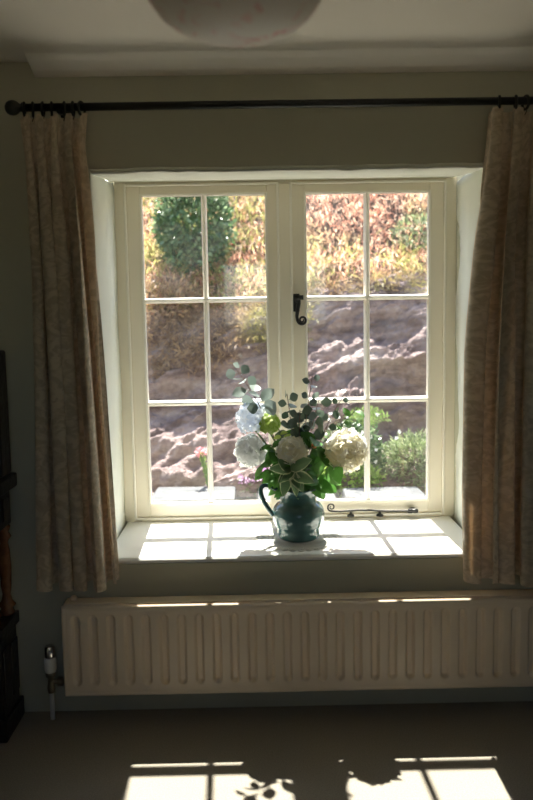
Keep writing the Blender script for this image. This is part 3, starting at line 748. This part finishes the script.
# ------------------------------------------------------------------ garden
prR = [(1.78, .36), (1.93, .56), (2.12, .82), (2.72, 1.12), (2.80, 1.23), (2.86, 1.34), (2.97, 1.43), (3.2, 1.54), (4.3, 2.5), (5.5, 3.3), (8.5, 4.2)]
prL = [(1.76, .36), (1.86, .45), (2.32, .70), (2.62, .89), (2.69, 1.02), (2.75, 1.16), (2.88, 1.31), (3.15, 1.46), (4.25, 2.46), (5.5, 3.3), (8.5, 4.2)]
TS = [0, .06, .16, .3, .36, .42, .48, .56, .8, .92, 1.0]
def prof_at(pr, t):
    for i in range(len(TS)-1):
        if t <= TS[i+1]:
            f = (t-TS[i])/(TS[i+1]-TS[i]); return (pr[i][0]+(pr[i+1][0]-pr[i][0])*f, pr[i][1]+(pr[i+1][1]-pr[i][1])*f)
    return pr[-1]
def bank(x, t):
    k = sstep(-.2, .6, x); a = prof_at(prL, t); b_ = prof_at(prR, t)
    y = a[0]+(b_[0]-a[0])*k; z = a[1]+(b_[1]-a[1])*k
    tilt = .05*math.sin(x*1.3+.5)+ (.12*x if .2 < t < .6 else 0)*.6   # strata rise to one side
    z += tilt*sstep(0.02, .3, t)*(1-sstep(.75, 1, t)*.5)
    rocky = 1-sstep(.5, .62, t)
    rec = sstep(.50, .72, x)*(1-sstep(1.15, 1.4, x))
    y += rec*.34*sstep(.02, .09, t)*(1-sstep(.17, .25, t))
    v = Vector((x*1.2+z*.4, z*3.6-x*.9, y*1.2))
    n1 = noise.fractal(v*1.1, 1.0, 2.1, 5); n2 = 1-abs(noise.noise(v*2.3))*2
    n3 = noise.ridged_multi_fractal(Vector((x*1.5+1.3, z*7-x*2.2, 4)), .9, 2.1, 4, 1.0, 2.0)
    n5 = abs(noise.noise(Vector((x*3.1+z*2, z*9-x*3.5, 7))))
    n4 = noise.fractal(Vector((x*6+z*5, z*15-x*6, y*6)), .8, 2.1, 5)
    disp = rocky*(.07*n1+.035*n2+.05*(n3-1)+.040*n4+.05*max(0, n5-.1)**.5)+(1-rocky)*.10*noise.noise(Vector((x*1.1, y*1.1, 9)))
    disp *= sstep(0, .05, t)
    return Vector((x+disp*.1, y-disp*.6, z+disp*.75))
xcol = np.concatenate([np.linspace(-4.2, -1.55, 70, endpoint=False), np.linspace(-1.5, 2.1, 460), np.linspace(2.15, 4.6, 70)]).tolist()
nX, nT = len(xcol), 380
V = [tuple(bank(xcol[i], j/(nT-1))) for i in range(nX) for j in range(nT)]
bk_ = MB(); bk_.v = V; bk_.f = [(i*nT+j, (i+1)*nT+j, (i+1)*nT+j+1, i*nT+j+1) for i in range(nX-1) for j in range(nT-1)]
rock = struct(bk_, 'terrain_bank', 'rock')
rock.data.materials.append(M['soil'])
mi = np.zeros(len(bk_.f), dtype=np.int32)
jj = np.arange(len(bk_.f)) % (nT-1); mi[jj > int(.55*(nT-1))] = 1
rock.data.polygons.foreach_set('material_index', mi)
gr_ = MB().box(-6, 7, YO, 9, -.3, .33)
struct(gr_, 'ground', 'soil', smooth=False)
struct(MB().box(-15, 15, -30, YB-.3, -.3, -.02), 'ground_bounce', 'bounce_gravel', smooth=False)  # unseen ground, surfaced to bounce warm sunlight in through the rear opening
# stone slabs
def slab(x0, x1, y0, y1, seed, label):
    random.seed(seed); mb = MB(); j = lambda: random.uniform(-.012, .012)
    quadblock(mb, [(x0+j(), y0+j(), .375), (x1+j(), y0+j(), .375), (x1+j(), y1+j(), .375), (x0+j(), y1+j(), .375)] and
              [(x0, y0, .331), (x1, y0, .331), (x1, y1, .331), (x0, y1, .331), (x0+.01+j(), y0+.006+j(), .42), (x1-.008+j(), y0+j()*.5, .42), (x1-.01+j(), y1+j(), .42), (x0+.01+j(), y1+j(), .42)])
    tag(mb.build('stone_slab', 'slab', smooth=False, bevel=.008, origin=((x0+x1)/2, (y0+y1)/2, .331)) , label, 'stone slab', 'stone slabs along the foot of the bank')
slab(-.60, -.135, 1.46, 1.80, 1, 'grey stone slab outside at the foot of the stalk with a pink bud')
slab(-.02, .42, 1.44, 1.74, 2, 'grey stone slab outside directly behind the jug')
slab(.46, .90, 1.45, 1.70, 3, 'grey stone slab outside in front of the juniper bush')

# loose leaf clouds, built with numpy (each blade or leaf is its own island)
def cloud(name, m, B, D, N_, L, W, parent=None):
    D = D/np.linalg.norm(D, axis=1)[:, None]; N_ = N_-D*(N_*D).sum(1)[:, None]; N_ /= np.linalg.norm(N_, axis=1)[:, None]+1e-9
    S = np.cross(D, N_); n_ = len(B); L = L[:, None]; W = W[:, None]
    v = np.stack([B, B+D*L*.35+S*W*.5, B+D*L*.7+S*W*.4-N_*L*.05, B+D*L-N_*L*.14, B+D*L*.7-S*W*.4-N_*L*.05, B+D*L*.35-S*W*.5], 1).reshape(-1, 3)
    base = np.arange(n_)[:, None]*6
    f = np.concatenate([base+np.array([[0, 1, 2, 3]]), base+np.array([[0, 3, 4, 5]])], 1).reshape(-1)
    me = bpy.data.meshes.new(name); me.vertices.add(len(v)); me.vertices.foreach_set('co', v.ravel())
    me.loops.add(len(f)); me.loops.foreach_set('vertex_index', f.astype(np.int32))
    me.polygons.add(n_*2); me.polygons.foreach_set('loop_start', np.arange(n_*2, dtype=np.int32)*4)
    me.update(calc_edges=True); me.validate()
    me.materials.append(M[m]); ob = bpy.data.objects.new(name, me); COL.objects.link(ob)
    if parent: ob.parent = parent
    return ob
def bank_pts(n_, xa, xb, ta, tb, bias=1.0):
    xs_ = rng.uniform(xa, xb, n_); ts = ta+(tb-ta)*rng.random(n_)**bias
    return np.array([bank(x, t) for x, t in zip(xs_, ts)])
def rnd(n_, s=1): return rng.normal(size=(n_, 3))*s
# dry grass over the top of the bank, clumped
n_ = 90000; cl = bank_pts(7000, -3.4, 4.2, .55, .93)
B = cl[rng.integers(0, len(cl), n_)]+rnd(n_, .045)*np.array([1, 1, .9])
D = np.array([0, -.35, .6])+rnd(n_, .55)
grass = cloud('dry_grass', 'grass_dry', B, D, rnd(n_)+np.array([0, -1, .3]), rng.uniform(.02, .085, n_), rng.uniform(.004, .009, n_))
tag(grass, 'sunlit pink and straw coloured grass covering the upper bank', 'grass', kind='stuff')
n_ = 46000; cl = np.concatenate([bank_pts(1800, -3.4, .35, .39, .60), bank_pts(500, .3, 4.2, .47, .60)])
B = cl[rng.integers(0, len(cl), n_)]+rnd(n_, .035); D = np.array([0, -.7, -.1])+rnd(n_, .5)
g2 = cloud('brown_grass', 'grass_brown', B, D, rnd(n_)+np.array([0, -1, .6]), rng.uniform(.02, .085, n_), rng.uniform(.004, .008, n_))
tag(g2, 'brown and olive grass hanging over the dark rock', 'grass', kind='stuff')
n_ = 13000; cl = np.concatenate([bank_pts(480, -1.6, .25, .56, .86), bank_pts(90, .3, 2.2, .55, .63)])
B = cl[rng.integers(0, len(cl), n_)]+rnd(n_, .05); D = np.array([0, -.35, .6])+rnd(n_, .5)
g3 = cloud('green_grass', 'grass_green', B, D, rnd(n_)+np.array([0, -1, .4]), rng.uniform(.03, .10, n_), rng.uniform(.004, .009, n_))
tag(g3, 'yellow green grass in tufts amid the pink grass', 'grass', kind='stuff')
# dead heather on the left above the rock
def shrub(name, label, cat, c, r, n_, m, Lr, Wr, stems=5, base=None, group=None, shell=.55):
    c = np.array(c); r = np.array(r)
    base = Vector(base if base else (c[0], c[1], c[2]-r[2]))
    root = tag(empty(name, base), label, cat, group)
    d = rnd(n_); d /= np.linalg.norm(d, axis=1)[:, None]
    lum = 1+.22*np.array([noise.noise(Vector(q*2.2)+Vector(c)) for q in d])
    rad_ = (shell+(1-shell)*rng.random(n_))*lum
    B = c+d*r*rad_[:, None]
    cloud('leaves', m, B, d*.8+rnd(n_, .5)+np.array([0, 0, .2]), d+rnd(n_, .5)+np.array([0, 0, .6]), rng.uniform(*Lr, n_), rng.uniform(*Wr, n_), root)
    sm = MB()
    for k in range(stems):
        a = 2*PI*k/stems; e_ = Vector((c[0]+math.cos(a)*r[0]*.5, c[1]+math.sin(a)*r[1]*.5, c[2]+r[2]*.45))
        sm.tube([base, base.lerp(e_, .5)+Vector((0, 0, .02)), e_], [.008, .005, .002], 5)
    sm.build('stems', 'bark', root); fix(root); return root
shrub('evergreen_shrub', 'dense dark green leafy shrub high on the bank', 'shrub', (-.47, 3.45, 2.10), (.30, .26, .40), 4600, 'bush_dark', (.03, .055), (.018, .03), 7, (-.47, 3.6, 1.8))
shrub('dead_heather', 'dull brown twiggy bush under the dark green shrub', 'shrub', (-.72, 3.05, 1.50), (.42, .22, .20), 2600, 'grass_brown', (.02, .06), (.005, .012), 7, (-.72, 3.1, 1.32))
shrub('green_shrub', 'pale green leafy shrub amid the pink grass of the bank', 'shrub', (1.27, 3.5, 2.02), (.20, .2, .13), 520, 'juniper', (.03, .06), (.008, .016), 6, (1.22, 3.6, 1.75))
shrub('juniper_bush', 'feathery grey green juniper bush at the end of the stone slab', 'shrub', (.97, 1.93, .50), (.27, .20, .175), 5200, 'juniper', (.03, .065), (.004, .009), 8, (.98, 1.9, .34))
shrub('leafy_bush', 'glossy green bush dotted with white flowers behind the largest peony', 'shrub', (.57, 1.93, .58), (.17, .15, .20), 1100, 'bush_dark', (.025, .05), (.014, .026), 7, (.56, 1.9, .34))
shrub('lime_plant', 'low lime green plant along the slab beneath the leafy bush', 'plant', (.50, 1.80, .45), (.24, .08, .09), 900, 'bush_lime', (.02, .045), (.01, .02), 6, (.50, 1.8, .34))
w_ = bpy.data.objects['leafy_bush']
cl = np.array([.54, 1.80, .62])+rnd(60, 1)*np.array([.10, .03, .14]); idx = np.repeat(np.arange(60), 6)
fl = cloud('blossom', 'whitepet', cl[idx], rnd(360)+np.array([0, -.4, .2]), np.tile(np.array([[0, -1., .5]]), (360, 1))+rnd(360, .2), np.full(360, .014), np.full(360, .011), w_)
fl.matrix_parent_inverse = Matrix.Translation(-w_.location)
# fronds with pointed leaves above the leafy bush
fp_ = tag(empty('fern', (.62, 2.0, .6)), 'small plant with long pointed fronds against the reddish rock', 'plant')
Bf = []; Df = []; 
for k in range(9):
    a = -1.0+k*.25; d_ = np.array([math.sin(a), -.3, math.cos(a)]); 
    for q in range(8):
        p0 = np.array([.64, 1.94, .745])+d_*.02*q+np.array([0, -.0015*q*q*.3, -.0012*q*q*.6])
        for sg in (-1, 1): Bf.append(p0); Df.append(d_*.6+sg*np.array([math.cos(a), 0, -math.sin(a)]))
Bf = np.array(Bf); Df = np.array(Df); k_ = len(Bf)
fo = cloud('fronds', 'fern', Bf, Df, np.tile(np.array([[0, -1., .6]]), (k_, 1)), rng.uniform(.025, .05, k_), np.full(k_, .009), fp_)
MB().tube([(.62, 1.97, .50), (.635, 1.95, .64), (.64, 1.94, .76)], .005, 6).build('stems', 'stem', fp_); fix(fp_)
# pink thyme along the foot of the rock
n_ = 420; cx_ = rng.uniform(-.12, .26, n_); B = np.stack([cx_, 1.80+rng.normal(size=n_)*.03, .455+.03*np.sin(cx_*25)+rng.random(n_)*.035], 1)
ty = tag(empty('thyme', (.05, 1.80, .33)), 'low plant with many tiny mauve flowers behind the slab gap', 'plant')
cloud('blossom', 'lav', B, rnd(n_)+np.array([0, -.5, .4]), rnd(n_, .4)+np.array([0, -1, .5]), rng.uniform(.012, .02, n_), rng.uniform(.008, .014, n_), ty)
B = np.stack([rng.uniform(-.12, .26, 700), 1.80+rng.normal(size=700)*.035, .34+rng.random(700)*.12], 1)
cloud('leaves', 'juniper', B, rnd(700)+np.array([0, 0, .8]), rnd(700), rng.uniform(.015, .03, 700), rng.uniform(.004, .008, 700), ty); fix(ty)
# stalk with bud
sk = tag(empty('houseleek', (-.30, 1.83, .36)), 'upright green scaly stalk topped by a pink bud before the rock', 'plant')
sp = [Vector((-.29, 1.83, .34)), Vector((-.30, 1.82, .45)), Vector((-.325, 1.81, .56)), Vector((-.335, 1.80, .61))]
MB().tube(sp, [.012, .013, .012, .010], 8).build('stem', 'stem', sk)
Bs = []; Ds = []
for i in range(70):
    t = i/69; p0 = sp[0].lerp(sp[1], t*3) if t < 1/3 else (sp[1].lerp(sp[2], t*3-1) if t < 2/3 else sp[2].lerp(sp[3], t*3-2)); a = i*2.4
    Bs.append(tuple(p0)); Ds.append((math.cos(a), math.sin(a), .9))
cloud('leaves', 'bush_lime', np.array(Bs), np.array(Ds), np.tile(np.array([[0, -1., .9]]), (70, 1))+rnd(70, .2), np.full(70, .03), np.full(70, .010), sk)
a_ = rnd(60); cloud('blossom', 'pinkpet', np.array([-.337, 1.80, .622])+a_*.008, a_+np.array([0, 0, .5]), rnd(60), np.full(60, .022), np.full(60, .012), sk); fix(sk)

# ------------------------------------------------------------------ light, sky, camera
sd = bpy.data.lights.new('sun', 'SUN'); sd.energy = 12.0; sd.angle = math.radians(.6); sd.color = (1, .95, .87)
so = bpy.data.objects.new('sun', sd); COL.objects.link(so)
to_sun = Vector((-.04, 1, 1.596)).normalized(); so.rotation_euler = to_sun.to_track_quat('Z', 'Y').to_euler()
wd = bpy.data.worlds.new('World'); C.world = wd; wd.use_nodes = True; nt = wd.node_tree; nt.nodes.clear()
sky = nt.nodes.new('ShaderNodeTexSky'); sky.sky_type = 'NISHITA'; sky.sun_disc = False
sky.sun_elevation = math.radians(58); sky.sun_rotation = math.radians(0)
bg = nt.nodes.new('ShaderNodeBackground'); bg.inputs[1].default_value = .27
wo = nt.nodes.new('ShaderNodeOutputWorld'); nt.links.new(sky.outputs[0], bg.inputs[0]); nt.links.new(bg.outputs[0], wo.inputs[0])

cam = bpy.data.cameras.new('camera'); co = bpy.data.objects.new('camera', cam); COL.objects.link(co); C.camera = co
yaw, pitch_, roll, fpx = .0099, .1072, -.0165, 786.3
cy, sy, cp, sp_ = math.cos(yaw), math.sin(yaw), math.cos(pitch_), math.sin(pitch_)
f_ = Vector((sy*cp, cy*cp, -sp_)); r_ = Vector((cy, -sy, 0)); u_ = r_.cross(f_); c_, s_ = math.cos(roll), math.sin(roll)
rr, uu = r_*c_+u_*s_, u_*c_-r_*s_
mt = Matrix((rr, uu, -f_)).transposed().to_4x4(); mt.translation = Vector((.0041, -2.7, 1.4021)); co.matrix_world = mt
cam.sensor_fit = 'VERTICAL'; cam.sensor_height = 36; cam.lens = fpx*36/800; cam.clip_start = .05
cam.dof.use_dof = True; cam.dof.focus_distance = 2.95; cam.dof.aperture_fstop = 2.2
vs = C.view_settings; vs.view_transform = 'Standard'; vs.look = 'None'; vs.gamma = 1; vs.use_curve_mapping = False; vs.exposure = 1.1
C.cycles.use_denoising = True
C.cycles.max_bounces = 14; C.cycles.diffuse_bounces = 8; C.cycles.transparent_max_bounces = 16; C.cycles.sample_clamp_indirect = 6
C.cycles.caustics_reflective = False; C.cycles.caustics_refractive = False
